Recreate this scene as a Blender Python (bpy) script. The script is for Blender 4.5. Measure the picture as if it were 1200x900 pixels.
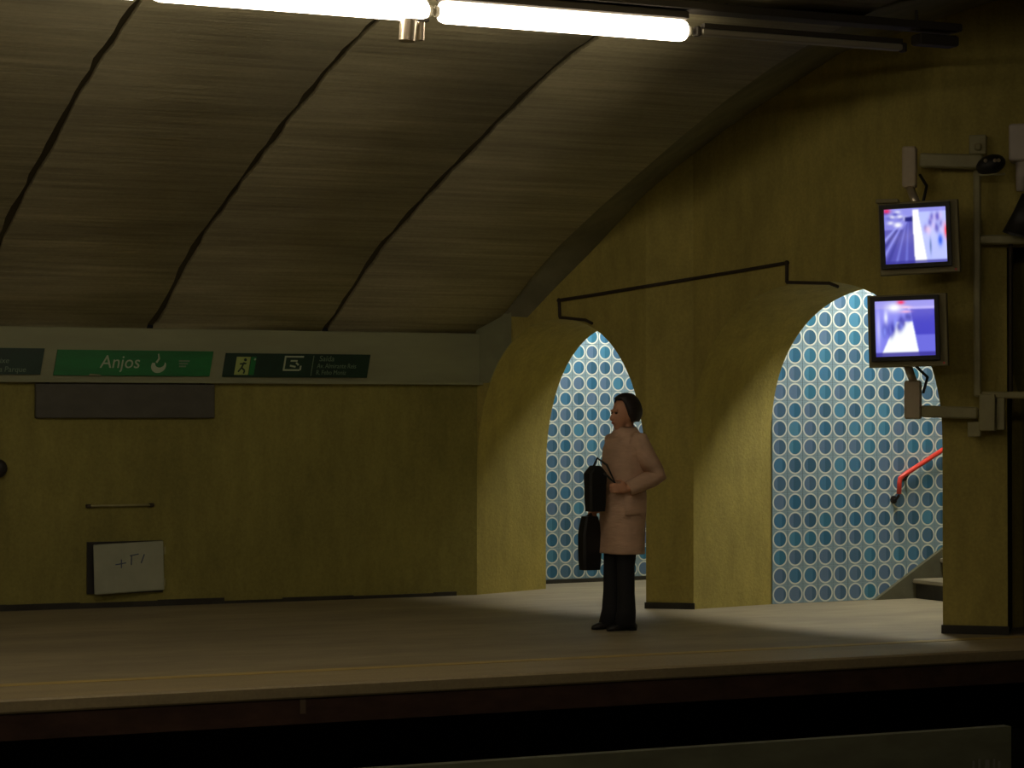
import bpy, math, random
import numpy as np
from mathutils import Vector, Matrix
random.seed(7)
for o in list(bpy.data.objects): bpy.data.objects.remove(o)
SC = bpy.context.scene
COL = SC.collection

# ------------------------------------------------------------------ camera, world, exposure
# X runs along the tracks, Y away across them, Z = 0 is the top of the platform
EYE = 1.55
FPX = 2700.0
YAW = math.atan(FPX/6000.0)
PITCH = math.atan(38.0/FPX)
cam_d = bpy.data.cameras.new('camera')
cam_d.sensor_width = 36.0
cam_d.lens = FPX/1200*36
cam_d.clip_start = 0.05
cam = bpy.data.objects.new('camera', cam_d)
COL.objects.link(cam)
cam.location = (0, 0, EYE)
cam.rotation_euler = (math.pi/2+PITCH, 0, -YAW)
SC.camera = cam
w = bpy.data.worlds.new('world'); SC.world = w
w.use_nodes = True
w.node_tree.nodes['Background'].inputs[0].default_value = (0.5, 0.45, 0.35, 1)
w.node_tree.nodes['Background'].inputs[1].default_value = 0.004
SC.view_settings.view_transform = 'Standard'
SC.view_settings.look = 'None'
SC.view_settings.gamma = 1.0
SC.view_settings.exposure = 0.0
SC.view_settings.use_curve_mapping = False

TUBE_L = 9.5       # radiance of the platform tubes
PASS_L = 76.0       # radiance of the far exit's lamp
STAIR_L = 92.0      # radiance of the stair exit's lamp

# ------------------------------------------------------------------ measuring helpers (sight line -> point on a real plane)
FW = np.array([math.sin(YAW), math.cos(YAW), 0]); RT = np.array([math.cos(YAW), -math.sin(YAW), 0]); UPV = np.array([0, 0, 1.0])
CF = FW*math.cos(PITCH)+UPV*math.sin(PITCH); CU = -FW*math.sin(PITCH)+UPV*math.cos(PITCH)
CE = np.array([0, 0, EYE])
def ray(x, y): return CF+RT*(x-600)/FPX+CU*(450-y)/FPX
def on_y(x, y, Y): r = ray(x, y); return CE+r*(Y/r[1])
def on_z(x, y, Z=0.0): r = ray(x, y); return CE+r*((Z-EYE)/r[2])
def on_plane(x, y, A, B, off=0.0):
    A = np.array(A[:2], float); B = np.array(B[:2], float); d = B-A; d /= np.linalg.norm(d)
    n = np.array([-d[1], d[0]])
    if n@A > 0: n = -n                       # towards the camera side
    A = A+n*off; r = ray(x, y)
    return CE+r*((n@A)/(n@r[:2]))

# ------------------------------------------------------------------ materials
def mat(name, base=(0.5, 0.5, 0.5), rough=0.7, metal=0.0, noise=None, bump=None, emit=None, spec=None):
    m = bpy.data.materials.new(name); m.use_nodes = True
    nt = m.node_tree; b = nt.nodes['Principled BSDF']
    b.inputs['Base Color'].default_value = (*base, 1); b.inputs['Roughness'].default_value = rough; b.inputs['Metallic'].default_value = metal
    if spec is not None: b.inputs['Specular IOR Level'].default_value = spec
    if noise or bump:
        tc = nt.nodes.new('ShaderNodeTexCoord')
    if noise:                                # list of (scale xyz, amount, detail) layers multiplying the colour
        last = None
        for (sc, amt, det) in noise:
            mp = nt.nodes.new('ShaderNodeMapping'); mp.inputs['Scale'].default_value = sc
            nt.links.new(tc.outputs['Object'], mp.inputs['Vector'])
            n = nt.nodes.new('ShaderNodeTexNoise'); n.inputs['Scale'].default_value = 1.0; n.inputs['Detail'].default_value = det
            n.inputs['Roughness'].default_value = 0.6
            nt.links.new(mp.outputs[0], n.inputs['Vector'])
            mr = nt.nodes.new('ShaderNodeMapRange'); mr.inputs['From Min'].default_value = 0.3; mr.inputs['From Max'].default_value = 0.7
            mr.inputs['To Min'].default_value = 1-amt; mr.inputs['To Max'].default_value = 1+amt
            nt.links.new(n.outputs['Fac'], mr.inputs['Value'])
            if last is None: last = mr.outputs[0]
            else:
                mu = nt.nodes.new('ShaderNodeMath'); mu.operation = 'MULTIPLY'
                nt.links.new(last, mu.inputs[0]); nt.links.new(mr.outputs[0], mu.inputs[1]); last = mu.outputs[0]
        vm = nt.nodes.new('ShaderNodeVectorMath'); vm.operation = 'SCALE'; vm.inputs[0].default_value = base
        nt.links.new(last, vm.inputs['Scale'])
        nt.links.new(vm.outputs['Vector'], b.inputs['Base Color'])
    if bump:
        sc, st, dist = bump
        mp = nt.nodes.new('ShaderNodeMapping'); mp.inputs['Scale'].default_value = sc
        nt.links.new(tc.outputs['Object'], mp.inputs['Vector'])
        n = nt.nodes.new('ShaderNodeTexNoise'); n.inputs['Scale'].default_value = 1.0; n.inputs['Detail'].default_value = 5
        nt.links.new(mp.outputs[0], n.inputs['Vector'])
        bp = nt.nodes.new('ShaderNodeBump'); bp.inputs['Strength'].default_value = st; bp.inputs['Distance'].default_value = dist
        nt.links.new(n.outputs['Fac'], bp.inputs['Height']); nt.links.new(bp.outputs[0], b.inputs['Normal'])
    if emit:
        b.inputs['Emission Color'].default_value = (*emit[0], 1); b.inputs['Emission Strength'].default_value = emit[1]
    return m
M = {}
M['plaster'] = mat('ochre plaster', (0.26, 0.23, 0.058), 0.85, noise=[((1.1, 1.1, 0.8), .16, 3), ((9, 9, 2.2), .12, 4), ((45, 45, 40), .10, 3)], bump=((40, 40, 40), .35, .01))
M['plaster_end'] = mat('brightened ochre plaster', (0.43, 0.36, 0.094), 0.85, noise=[((1.1, 1.1, 0.8), .14, 3), ((9, 9, 2.2), .12, 4), ((45, 45, 40), .10, 3)], bump=((40, 40, 40), .35, .01))  # lighter copy of the wall plaster, colour raised in place of missing light
M['intrados'] = mat('grey-ochre arch lining', (0.27, 0.255, 0.13), 0.85, noise=[((2, 2, 2), .15, 3), ((30, 30, 30), .1, 3)], bump=((40, 40, 40), .3, .01))
M['vault'] = mat('brown concrete', (0.385, 0.345, 0.205), 0.85, noise=[((0.5, 2.6, 2.6), .16, 3), ((0.9, 16, 16), .20, 3), ((0.35, 40, 40), .10, 2), ((30, 30, 30), .08, 3)], bump=((1.2, 22, 22), .5, .012))
M['vault_back'] = mat('dark joint', (0.10, 0.085, 0.045), 0.95)
M['band'] = mat('grey end band', (0.20, 0.19, 0.115), 0.9, noise=[((3, 3, 3), .2, 4)], bump=((25, 25, 25), .3, .01))
M['frieze'] = mat('grey frieze', (0.29, 0.30, 0.175), 0.75, noise=[((1.2, 4, 5), .1, 4)])
M['floor'] = mat('worn paving', (0.335, 0.285, 0.18), 0.62, noise=[((0.55, 1.6, 1), .22, 4), ((3, 8, 3), .08, 3), ((60, 60, 60), .06, 2)])
M['kerb'] = mat('kerb stone', (0.37, 0.30, 0.17), 0.6, noise=[((0.7, 3, 3), .15, 4), ((50, 50, 50), .08, 2)])
M['kerb_face'] = mat('rusty kerb face', (0.075, 0.038, 0.026), 0.9, noise=[((3, 3, 6), .35, 5)])
M['yellow'] = mat('yellow line paint', (0.52, 0.39, 0.13), 0.6, noise=[((6, 20, 6), .2, 4)])
M['black'] = mat('shade black', (0.012, 0.011, 0.010), 0.95)  # darkness put into the colour of the void, tunnel and doorway
M['ballast'] = mat('track bed', (0.03, 0.027, 0.022), 0.95, noise=[((6, 6, 6), .4, 4)])
M['barrier'] = mat('grey-green concrete', (0.13, 0.135, 0.085), 0.9, noise=[((2, 2, 5), .25, 4)])
M['skirt'] = mat('dark skirting', (0.035, 0.032, 0.024), 0.8, noise=[((4, 4, 4), .4, 4)])
M['grout'] = mat('tile grout', (0.24, 0.31, 0.32), 0.9)
M['stair'] = mat('stair stone', (0.28, 0.24, 0.15), 0.7, noise=[((3, 3, 3), .15, 4)])
M['stringer'] = mat('green-grey stringer', (0.12, 0.115, 0.07), 0.8, noise=[((4, 4, 4), .2, 4)])
M['red'] = mat('red painted rail', (0.75, 0.06, 0.04), 0.35)
M['steel'] = mat('painted steel', (0.36, 0.33, 0.16), 0.5, noise=[((8, 8, 8), .1, 3)])
M['shell'] = mat('olive monitor shell', (0.30, 0.26, 0.125), 0.6)
M['cream'] = mat('cream housing', (0.60, 0.50, 0.34), 0.55, noise=[((8, 8, 8), .08, 3)])
M['white'] = mat('off-white enamel', (0.62, 0.55, 0.47), 0.45)
M['dark'] = mat('dark metal', (0.022, 0.02, 0.018), 0.5)
M['conduit'] = mat('dark brown conduit', (0.04, 0.028, 0.014), 0.7)
M['brownwall'] = mat('brown plaster', (0.10, 0.075, 0.03), 0.9, noise=[((3, 3, 3), .2, 4)])
M['tray'] = mat('sooty cable tray', (0.05, 0.042, 0.03), 0.7)
M['batten'] = mat('grey batten', (0.36, 0.33, 0.25), 0.5)
M['glow'] = mat('lit diffuser', (0.9, 0.88, 0.85), 0.4, emit=((1.0, 0.86, 0.66), TUBE_L))
M['passglow'] = mat('lit passage diffuser', (0.9, 0.88, 0.85), 0.4, emit=((1.0, 0.97, 0.91), PASS_L))
M['stairglow'] = mat('lit stair diffuser', (0.9, 0.88, 0.85), 0.4, emit=((1.0, 0.97, 0.90), STAIR_L))
M['metalcan'] = mat('brushed can', (0.75, 0.65, 0.5), 0.3, 0.7)
M['sign_dark'] = mat('dark green sign', (0.006, 0.034, 0.016), 0.45, noise=[((5, 5, 5), .25, 4)])
M['sign_green'] = mat('green sign', (0.006, 0.17, 0.035), 0.45, noise=[((2, 2, 8), .25, 4)])
M['sign_text'] = mat('pale sign lettering', (0.42, 0.50, 0.34), 0.5)
M['sign_dim'] = mat('dim sign lettering', (0.17, 0.25, 0.155), 0.5)
M['sign_yellow'] = mat('yellow-green pictogram', (0.36, 0.46, 0.13), 0.5)
M['board'] = mat('charcoal board', (0.085, 0.08, 0.062), 0.6, noise=[((6, 6, 10), .12, 4)])
M['cabinet'] = mat('pale grey panel', (0.40, 0.42, 0.31), 0.55, noise=[((3, 3, 3), .14, 4)])
M['ink'] = mat('blue marker ink', (0.09, 0.12, 0.20), 0.6)
M['skin'] = mat('skin', (0.58, 0.29, 0.17), 0.55)
M['coat'] = mat('beige rose coat', (0.60, 0.395, 0.275), 0.85, noise=[((4, 4, 9), .13, 4)], bump=((7, 7, 22), .6, .02))
M['trousers'] = mat('black trousers', (0.012, 0.012, 0.014), 0.9)
M['shoe'] = mat('black leather', (0.012, 0.011, 0.011), 0.45)
M['hair'] = mat('dark hair', (0.022, 0.015, 0.012), 0.6, noise=[((10, 10, 60), .4, 3)])
M['bag'] = mat('black bag leather', (0.01, 0.01, 0.01), 0.55)
M['eye'] = mat('eye', (0.05, 0.03, 0.02), 0.3)
M['lip'] = mat('lips', (0.42, 0.14, 0.11), 0.5)

def tile_material():
    m = bpy.data.materials.new('ringed azulejo glaze'); m.use_nodes = True
    nt = m.node_tree; b = nt.nodes['Principled BSDF']; N = nt.nodes.new; L = nt.links.new
    b.inputs['Roughness'].default_value = 0.28
    tc = N('ShaderNodeTexCoord'); sp = N('ShaderNodeSeparateXYZ'); L(tc.outputs['UV'], sp.inputs[0])
    sub = N('ShaderNodeVectorMath'); sub.operation = 'SUBTRACT'; sub.inputs[1].default_value = (.5, .5, 0); L(tc.outputs['UV'], sub.inputs[0])
    ln = N('ShaderNodeVectorMath'); ln.operation = 'LENGTH'; L(sub.outputs[0], ln.inputs[0])
    oi = N('ShaderNodeObjectInfo')
    # disc: two halves, each with its own blue, the hue drifting from tile to tile
    r1 = N('ShaderNodeValToRGB'); L(oi.outputs['Random'], r1.inputs[0])
    cr = r1.color_ramp; cr.interpolation = 'CONSTANT'
    cr.elements[0].color = (0.075, 0.235, 0.42, 1); cr.elements[1].position = .75; cr.elements[1].color = (0.14, 0.24, 0.40, 1)
    e = cr.elements.new(.25); e.color = (0.09, 0.29, 0.47, 1)
    e = cr.elements.new(.5); e.color = (0.09, 0.20, 0.34, 1)
    dk = N('ShaderNodeMix'); dk.data_type = 'RGBA'; dk.blend_type = 'MULTIPLY'; dk.inputs[0].default_value = 1; L(r1.outputs[0], dk.inputs[6]); dk.inputs[7].default_value = (.55, .72, .72, 1)
    wn = N('ShaderNodeMath'); wn.operation = 'MULTIPLY'; wn.inputs[1].default_value = 7.31; L(oi.outputs['Random'], wn.inputs[0])
    fr = N('ShaderNodeMath'); fr.operation = 'FRACT'; L(wn.outputs[0], fr.inputs[0])
    thr = N('ShaderNodeMapRange'); L(fr.outputs[0], thr.inputs[0]); thr.inputs['To Min'].default_value = .35; thr.inputs['To Max'].default_value = .75
    gx = N('ShaderNodeMath'); gx.operation = 'GREATER_THAN'; L(sp.outputs[0], gx.inputs[0]); L(thr.outputs[0], gx.inputs[1])
    half = N('ShaderNodeMix'); half.data_type = 'RGBA'; L(gx.outputs[0], half.inputs[0]); L(r1.outputs[0], half.inputs[6]); L(dk.outputs[2], half.inputs[7])
    # ring and star
    no = N('ShaderNodeTexNoise'); no.inputs['Scale'].default_value = 5; L(tc.outputs['UV'], no.inputs['Vector'])
    a = N('ShaderNodeMath'); a.operation = 'GREATER_THAN'; a.inputs[1].default_value = .395; L(ln.outputs['Value'], a.inputs[0])
    c = N('ShaderNodeMath'); c.operation = 'GREATER_THAN'; c.inputs[1].default_value = .482; L(ln.outputs['Value'], c.inputs[0])
    ring = N('ShaderNodeMix'); ring.data_type = 'RGBA'; L(a.outputs[0], ring.inputs[0]); L(half.outputs[2], ring.inputs[6]); ring.inputs[7].default_value = (.80, .86, .80, 1)
    star = N('ShaderNodeMix'); star.data_type = 'RGBA'; L(c.outputs[0], star.inputs[0]); L(ring.outputs[2], star.inputs[6]); star.inputs[7].default_value = (.30, .44, .53, 1)
    L(star.outputs[2], b.inputs['Base Color'])
    return m
M['tile'] = tile_material()

def vcol_material(name, strength):
    m = bpy.data.materials.new(name); m.use_nodes = True
    nt = m.node_tree; b = nt.nodes['Principled BSDF']
    at = nt.nodes.new('ShaderNodeAttribute'); at.attribute_name = 'picture'
    b.inputs['Base Color'].default_value = (.02, .02, .03, 1); b.inputs['Roughness'].default_value = .15
    nt.links.new(at.outputs['Color'], b.inputs['Emission Color']); b.inputs['Emission Strength'].default_value = strength
    return m
M['screen'] = vcol_material('live picture tube', 1.05)

# ------------------------------------------------------------------ mesh helpers
class MB:
    def __init__(s): s.v = []; s.f = []
    def add(s, vs, fs):
        k = len(s.v); s.v += [tuple(map(float, p)) for p in vs]; s.f += [tuple(i+k for i in f) for f in fs]; return s
    def box(s, c, size, ax=None, bev=0.0):
        """box about centre c; ax = three local axes"""
        ax = ax if ax is not None else np.eye(3)
        ax = np.array(ax, float); c = np.array(c, float); h = np.array(size, float)/2
        b = min(bev, *(h*.9)) if bev else 0
        if not b:
            P = [c+ax[0]*sx*h[0]+ax[1]*sy*h[1]+ax[2]*sz*h[2] for sz in (-1, 1) for sy in (-1, 1) for sx in (-1, 1)]
            return s.add(P, [(0, 2, 3, 1), (4, 5, 7, 6), (0, 1, 5, 4), (2, 6, 7, 3), (0, 4, 6, 2), (1, 3, 7, 5)])
        # chamfered box: four rings stacked along the third axis
        rings = []
        for zz, ins in ((-h[2], b), (-h[2]+b, 0), (h[2]-b, 0), (h[2], b)):
            x, y = h[0]-ins, h[1]-ins
            pts = [(-x+b, -y), (x-b, -y), (x, -y+b), (x, y-b), (x-b, y), (-x+b, y), (-x, y-b), (-x, -y+b)]
            rings.append([c+ax[0]*p[0]+ax[1]*p[1]+ax[2]*zz for p in pts])
        return s.loft(rings)
    def loft(s, rings, caps=True, closed=True):
        n = len(rings[0]); k = len(s.v)
        for r in rings: s.v += [tuple(map(float, p)) for p in r]
        m = n if closed else n-1
        for i in range(len(rings)-1):
            for j in range(m):
                a = k+i*n+j; b2 = k+i*n+(j+1) % n
                s.f.append((a, b2, b2+n, a+n))
        if caps and closed:
            s.f.append(tuple(k+j for j in reversed(range(n)))); s.f.append(tuple(k+(len(rings)-1)*n+j for j in range(n)))
        return s
    def tube(s, pts, r, n=12, caps=True):
        pts = [np.array(p, float) for p in pts]
        rs = r if isinstance(r, (list, tuple)) else [r]*len(pts)
        rings = []; prev = None
        for i, p in enumerate(pts):
            if i == 0: d = pts[1]-p
            elif i == len(pts)-1: d = p-pts[i-1]
            else:
                d1 = p-pts[i-1]; d2 = pts[i+1]-p; d = d1/np.linalg.norm(d1)+d2/np.linalg.norm(d2)
            d = d/np.linalg.norm(d)
            if prev is None:
                a = np.array([0, 0, 1.0]) if abs(d[2]) < .9 else np.array([1.0, 0, 0])
                u = np.cross(d, a)
            else: u = prev-d*(prev@d)
            u /= np.linalg.norm(u); prev = u; v = np.cross(d, u)
            rings.append([p+u*math.cos(t)*rs[i]+v*math.sin(t)*rs[i] for t in np.linspace(0, 2*math.pi, n, endpoint=False)])
        return s.loft(rings, caps)
    def ball(s, c, rad, n=12, m=8, ax=None):
        ax = np.array(ax if ax is not None else np.eye(3), float); c = np.array(c, float)
        rad = np.array(rad if hasattr(rad, '__len__') else (rad,)*3, float)
        rings = []
        for i in range(m+1):
            t = -math.pi/2+math.pi*(i+.02)/(m+.04)
            rings.append([c+ax[0]*rad[0]*math.cos(t)*math.cos(q)+ax[1]*rad[1]*math.cos(t)*math.sin(q)+ax[2]*rad[2]*math.sin(t) for q in np.linspace(0, 2*math.pi, n, endpoint=False)])
        return s.loft(rings)
    def prism(s, poly, off):
        """closed polygon (3-D points) swept by vector off"""
        n = len(poly); off = np.array(off, float)
        A = [np.array(p, float) for p in poly]; B = [p+off for p in A]
        return s.add(A+B, [tuple(reversed(range(n))), tuple(range(n, 2*n))]+[(i, (i+1) % n, n+(i+1) % n, n+i) for i in range(n)])
    def build(s, name, m, parent=None, smooth=False, origin=None):
        V = s.v
        me = bpy.data.meshes.new(name)
        if origin is not None: V = [(p[0]-origin[0], p[1]-origin[1], p[2]-origin[2]) for p in V]
        me.from_pydata(V, [], s.f); me.update()
        import bmesh
        b = bmesh.new(); b.from_mesh(me); bmesh.ops.recalc_face_normals(b, faces=b.faces); b.to_mesh(me); b.free()
        me.materials.append(M[m] if isinstance(m, str) else m)
        if smooth:
            for p in me.polygons: p.use_smooth = True
        o = bpy.data.objects.new(name, me); COL.objects.link(o)
        if origin is not None: o.location = origin
        if parent is not None:
            o.parent = parent
            if parent.type == 'EMPTY' or parent.location.length > 0:
                o.matrix_parent_inverse = Matrix.Translation(parent.location).inverted() if parent.rotation_euler.z == 0 else parent.matrix_basis.inverted()
        return o
def smooth_by_angle(o, deg=40):
    me = o.data
    for p in me.polygons: p.use_smooth = True
    me.set_sharp_from_angle(angle=math.radians(deg))
    return o
def tag(o, label=None, cat=None, group=None, kind=None):
    if label: o['label'] = label
    if cat: o['category'] = cat
    if group: o['group'] = group
    if kind: o['kind'] = kind
    return o
def empty(name, loc):
    o = bpy.data.objects.new(name, None); COL.objects.link(o); o.location = tuple(map(float, loc)); o.empty_display_size = .1
    return o
def struct(o, label, cat): return tag(o, label, cat, kind='structure')
def v3(p, z): return np.array([p[0], p[1], z], float)

# ------------------------------------------------------------------ plan of the place
YW = 18.41                                   # platform back wall
YE = 12.65                                   # platform edge
W0 = np.array((7.95, YW)); P1 = np.array((8.63, 16.54)); P2 = np.array((8.94, 16.31)); R1 = np.array((9.58, 13.78)); R2 = np.array((9.93, 13.49))
RU = (R2-R1)/np.linalg.norm(R2-R1)           # along the last pier's face
RN = np.array((-RU[1], RU[0])); RN = RN if RN@R1 < 0 else -RN
Q1 = R2+RU*.62; Q2 = Q1+RU*.5
D1 = np.array((.84, .38)); D2 = np.array((.83, .18))      # depth of the two arch linings
XL, XR = -9.0, 17.0
VX = 8.05                                    # the vault panels stop here

# ------------------------------------------------------------------ floor, kerb, track
fl = MB().box(((XL+XR)/2, (13.40+22)/2, -.1), (XR-XL, 22-13.40, .2)).build('floor', 'floor')
struct(fl, 'worn grey-brown platform paving running into both exits', 'floor')
kb = MB().box(((XL+XR)/2, (YE+13.29)/2, -.04), (XR-XL, 13.29-YE, .08), bev=.012).build('trim_1', 'kerb')
struct(kb, 'pale kerb strip along the platform edge', 'kerb')
kf = MB().box(((XL+XR)/2, YE+.06, -.155), (XR-XL, .05, .15)).build('trim_2', 'kerb_face')
struct(kf, 'rusty dark face below the platform kerb', 'kerb')
c = on_y(357, 826, YE)
MB().box((c[0], YE+.033, c[2]), (.035, .008, .11)).build('pale_drip', mat('pale limescale', (.17, .12, .08), .9), kf)['label'] = 'pale vertical lime stain'
yl = MB().box(((XL+XR)/2, 13.345, -.02), (XR-XL, .11, .042)).build('trim_3', 'yellow')
struct(yl, 'thin yellow safety line along the platform', 'line')
pw = MB().box(((XL+XR)/2, 13.75, -.66), (XR-XL, .1, .92)).build('wall_track', 'black')  # black colour stands for the shade under the overhang
struct(pw, 'wall set back below the platform edge, its shade painted black', 'wall')
tb = MB().box(((XL+XR)/2, 8.5, -1.16), (XR-XL, 11, .1)).build('floor_track', 'ballast')
struct(tb, 'dark track bed below the platform', 'track bed')
npf = MB().box(((XL+XR)/2, 1.2, -.1), (XR-XL, 7.6, .2)).build('floor_near', 'floor')
struct(npf, 'paving of the platform on the near side', 'floor')
nw = MB().box(((XL+XR)/2, -2.15, 1.5), (XR-XL, .2, 3.4)).build('wall_near', 'plaster')
struct(nw, 'ochre wall behind the near platform', 'wall')

# low concrete wall between the tracks, at the very bottom of the view
bx = on_y(1185, 850, 9.2)[0]
bw = empty('track_barrier', (bx-5, 9.23, -1.1)); tag(bw, 'low grey-green concrete wall between the tracks, along the bottom edge', 'barrier')
MB().box(((XL+bx)/2, 9.23, -.53), (bx-XL, .06, 1.16)).build('body', 'barrier', bw)
for k, (px, hh) in enumerate(((1141, .10), (1148, .12), (1157, .11), (1165, .12), (1171, .10))):
    q = on_y(px, 893, 9.195)
    MB().box((q[0], 9.197, q[2]-.045), (.008 if k != 2 else .02, .01, hh)).build('painted_stroke', mat('faded paint stroke', (.20, .20, .17), .8), bw)

# ------------------------------------------------------------------ back wall, skirting, frieze
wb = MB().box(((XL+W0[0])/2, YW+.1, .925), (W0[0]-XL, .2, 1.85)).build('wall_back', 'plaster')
struct(wb, 'ochre plaster wall behind the platform', 'wall')
bb = MB()
x = XL
while x < 7.7:                               # broken black skirting of uneven height
    l = random.uniform(.25, .7)
    x2 = min(x+l, 7.75)
    hh = random.uniform(.035, .06) if x < 5.6 else random.uniform(.012, .035)
    bb.box(((x+x2)/2, YW-.008, hh/2), (x2-x, .03, hh)); x = x2
struct(bb.build('baseboard_back', 'skirt'), 'black uneven skirting at the foot of the ochre wall', 'skirting')
fz = MB()
fz.box(((XL+8.0)/2, YW-.0, 2.055), (8.0-XL, .08, .43), bev=.008)
fz.box(((XL+8.0)/2, YW-.03, 1.835), (8.0-XL, .09, .022))
struct(fz.build('trim_4', 'frieze'), 'plain grey frieze carrying the green station signs', 'frieze')

# ------------------------------------------------------------------ vault: one concrete panel per bay, dark joints between
PROF = [(0.06, 2.27), (0, 2.31), (-.25, 2.40), (-.51, 2.52), (-.88, 2.71), (-1.4, 2.93), (-2.17, 3.19), (-2.86, 3.40), (-3.5, 3.595), (-4.2, 3.79), (-4.83, 3.935), (-5.43, 4.04), (-6.2, 4.13), (-7.2, 4.19), (-8.4, 4.22), (-10.2, 4.235)]
PROF = PROF+[(-20.4-a, b) for a, b in reversed(PROF[:-1])]
prof_y = np.array([YW-.03+a for a, b in PROF]); prof_z = np.array([b for a, b in PROF])
def vault_z(y): return float(np.interp(y, prof_y[::-1], prof_z[::-1]))
cb = MB()
cb.loft([[(xx, y, z+.03) for y, z in zip(prof_y, prof_z)] for xx in (XL, VX)], caps=False, closed=False)
ceil = cb.build('ceiling', 'vault_back'); struct(ceil, 'low barrel vault of brown concrete bays with dark joints', 'ceiling')
BAY = 1.5; GAP = .055
edges = [VX-BAY*k for k in range(0, 12)]
for k in range(11):
    x1 = edges[k]-(0 if k == 0 else GAP/2); x0 = edges[k+1]+GAP/2
    p = MB(); rg = []
    # joints are a little ragged
    rows = list(zip(prof_y, prof_z)); dense = []
    for (ya, za), (yb, zb) in zip(rows[:-1], rows[1:]):
        m_ = max(1, int(abs(yb-ya)/.16))
        for i in range(m_): t = i/m_; dense.append((ya+(yb-ya)*t, za+(zb-za)*t))
    dense.append(rows[-1])
    rr = random.Random(k); j0 = [rr.uniform(-.013, .013) for _ in dense]; j1 = [rr.uniform(-.013, .013) for _ in dense]
    if k == 0: j1 = [0]*len(dense)
    A = [(x0+a, y, z) for a, (y, z) in zip(j0, dense)]; B = [(x1+a, y, z) for a, (y, z) in zip(j1, dense)]
    A2 = [(q[0], q[1], q[2]+.04) for q in A]; B2 = [(q[0], q[1], q[2]+.04) for q in B]
    n = len(A)
    p.add(A+B+A2+B2, [(i, i+1, n+i+1, n+i) for i in range(n-1)]+[(2*n+i, 2*n+i+1, i+1, i) for i in range(n-1)]+[(n+i, n+i+1, 3*n+i+1, 3*n+i) for i in range(n-1)])
    o = p.build('panel', 'vault', ceil)
    for pl in o.data.polygons[:n-1]: pl.use_smooth = True

# ------------------------------------------------------------------ end wall with its two arches
def wall_plane(px):                          # which stretch of the end wall a sight line meets
    if px < 757: return W0, P1
    if px < 812.5: return P1, P2
    if px < 1105: return P2, R1
    return R1, R2
TOPZ = 4.9
def arch(t, zs, rise, n=2.25): return zs+rise*max(0.0, 1-abs(t)**n)**(1/n)
TS = [-math.cos(math.pi*i/48) for i in range(49)]
def arch_curve(A, B, zs, rise): return [v3(A+(B-A)*(t+1)/2, arch(t, zs, rise)) for t in TS]
A1 = arch_curve(W0, P1, 1.0, 1.365); A2 = arch_curve(P2, R1, 1.36, 1.215)
ew = MB()
def above(curve):
    n = len(curve); ew.add(curve+[np.array([p[0], p[1], TOPZ]) for p in curve], [(i, i+1, n+i+1, n+i) for i in range(n-1)])
above(A1); above(A2)
def quad(a, b, z0, z1): ew.add([v3(a, z0), v3(b, z0), v3(b, z1), v3(a, z1)], [(0, 1, 2, 3)])
quad(P1, P2, 0, TOPZ); quad(R1, R2, 0, TOPZ); quad(R2, Q1, 2.75, TOPZ); quad(Q1, Q2, 0, TOPZ)
quad(W0, W0+np.array((0, .3)), 0, TOPZ)
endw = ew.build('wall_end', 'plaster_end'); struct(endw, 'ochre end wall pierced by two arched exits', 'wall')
# linings of the arches: jambs and soffit, swept back through the thickness of the wall
def lining(curve, D, mname, nm):
    full = [np.array([curve[0][0], curve[0][1], 0.0])]+curve+[np.array([curve[-1][0], curve[-1][1], 0.0])]
    mb = MB(); d = np.array([D[0], D[1], 0]); steps = 6
    # the arris of the arch is softly rounded
    rings = []
    for i in range(steps+1): rings.append([p+d*i/steps for p in full])
    mb.loft(rings, caps=False, closed=False)
    return smooth_by_angle(mb.build(nm, mname, endw), 35)
lining(A1, D1, 'plaster_end', 'arch_lining'); lining(A2, D2, 'plaster_end', 'arch_lining')
# dark scuffed foot of the piers
sk = MB()
for a, b, hgt in ((P1, P2, .05), (R1, R2, .06)):
    u = (b-a)/np.linalg.norm(b-a); n = np.array((-u[1], u[0])); n = n if n@a < 0 else -n
    c = (a+b)/2+n*.008
    sk.box((c[0], c[1], hgt/2), (np.linalg.norm(b-a)+.02, .02, hgt), ax=[v3(u, 0), v3(n, 0), (0, 0, 1)])
struct(sk.build('baseboard_end', 'skirt'), 'dark scuffed skirting at the foot of the end wall piers', 'skirting')
# band closing the gap between the vault's last panel and the end wall
EY = [18.44, 18.1, 17.6, 17.0, 16.3, 15.4, 14.6, 13.9, 13.2, 12.5, 11.8]
WP = [(603, 396), (618, 372), (650, 338), (690, 298), (735, 250), (795, 194), (850, 152), (900, 118), (985, 62), (1080, 30), (1170, 0)]
bd = MB(); ea = []; eb = []
for y, (px, py) in zip(EY, WP):
    ea.append(np.array([VX-.005, y, vault_z(y)+.03])); a, b = wall_plane(px); q = on_plane(px, py, a, b); eb.append(q)
ea[0][2] = 2.27
ea += [np.array([VX, y, vault_z(y)]) for y in (10, 6, 0, -2)]
eb += [v3(Q2, 4.6)+np.array((.3, 0, 0)), np.array([12, 6, 4.6]), np.array([12, 0, 4.0]), np.array([12, -2, 3.0])]
def cat_dense(P, k=6):
    out = []
    for a, b in zip(P[:-1], P[1:]): out += [a+(b-a)*i/k for i in range(k)]
    return out+[P[-1]]
bd.loft([cat_dense(ea), cat_dense(eb)], caps=False, closed=False)
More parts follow.
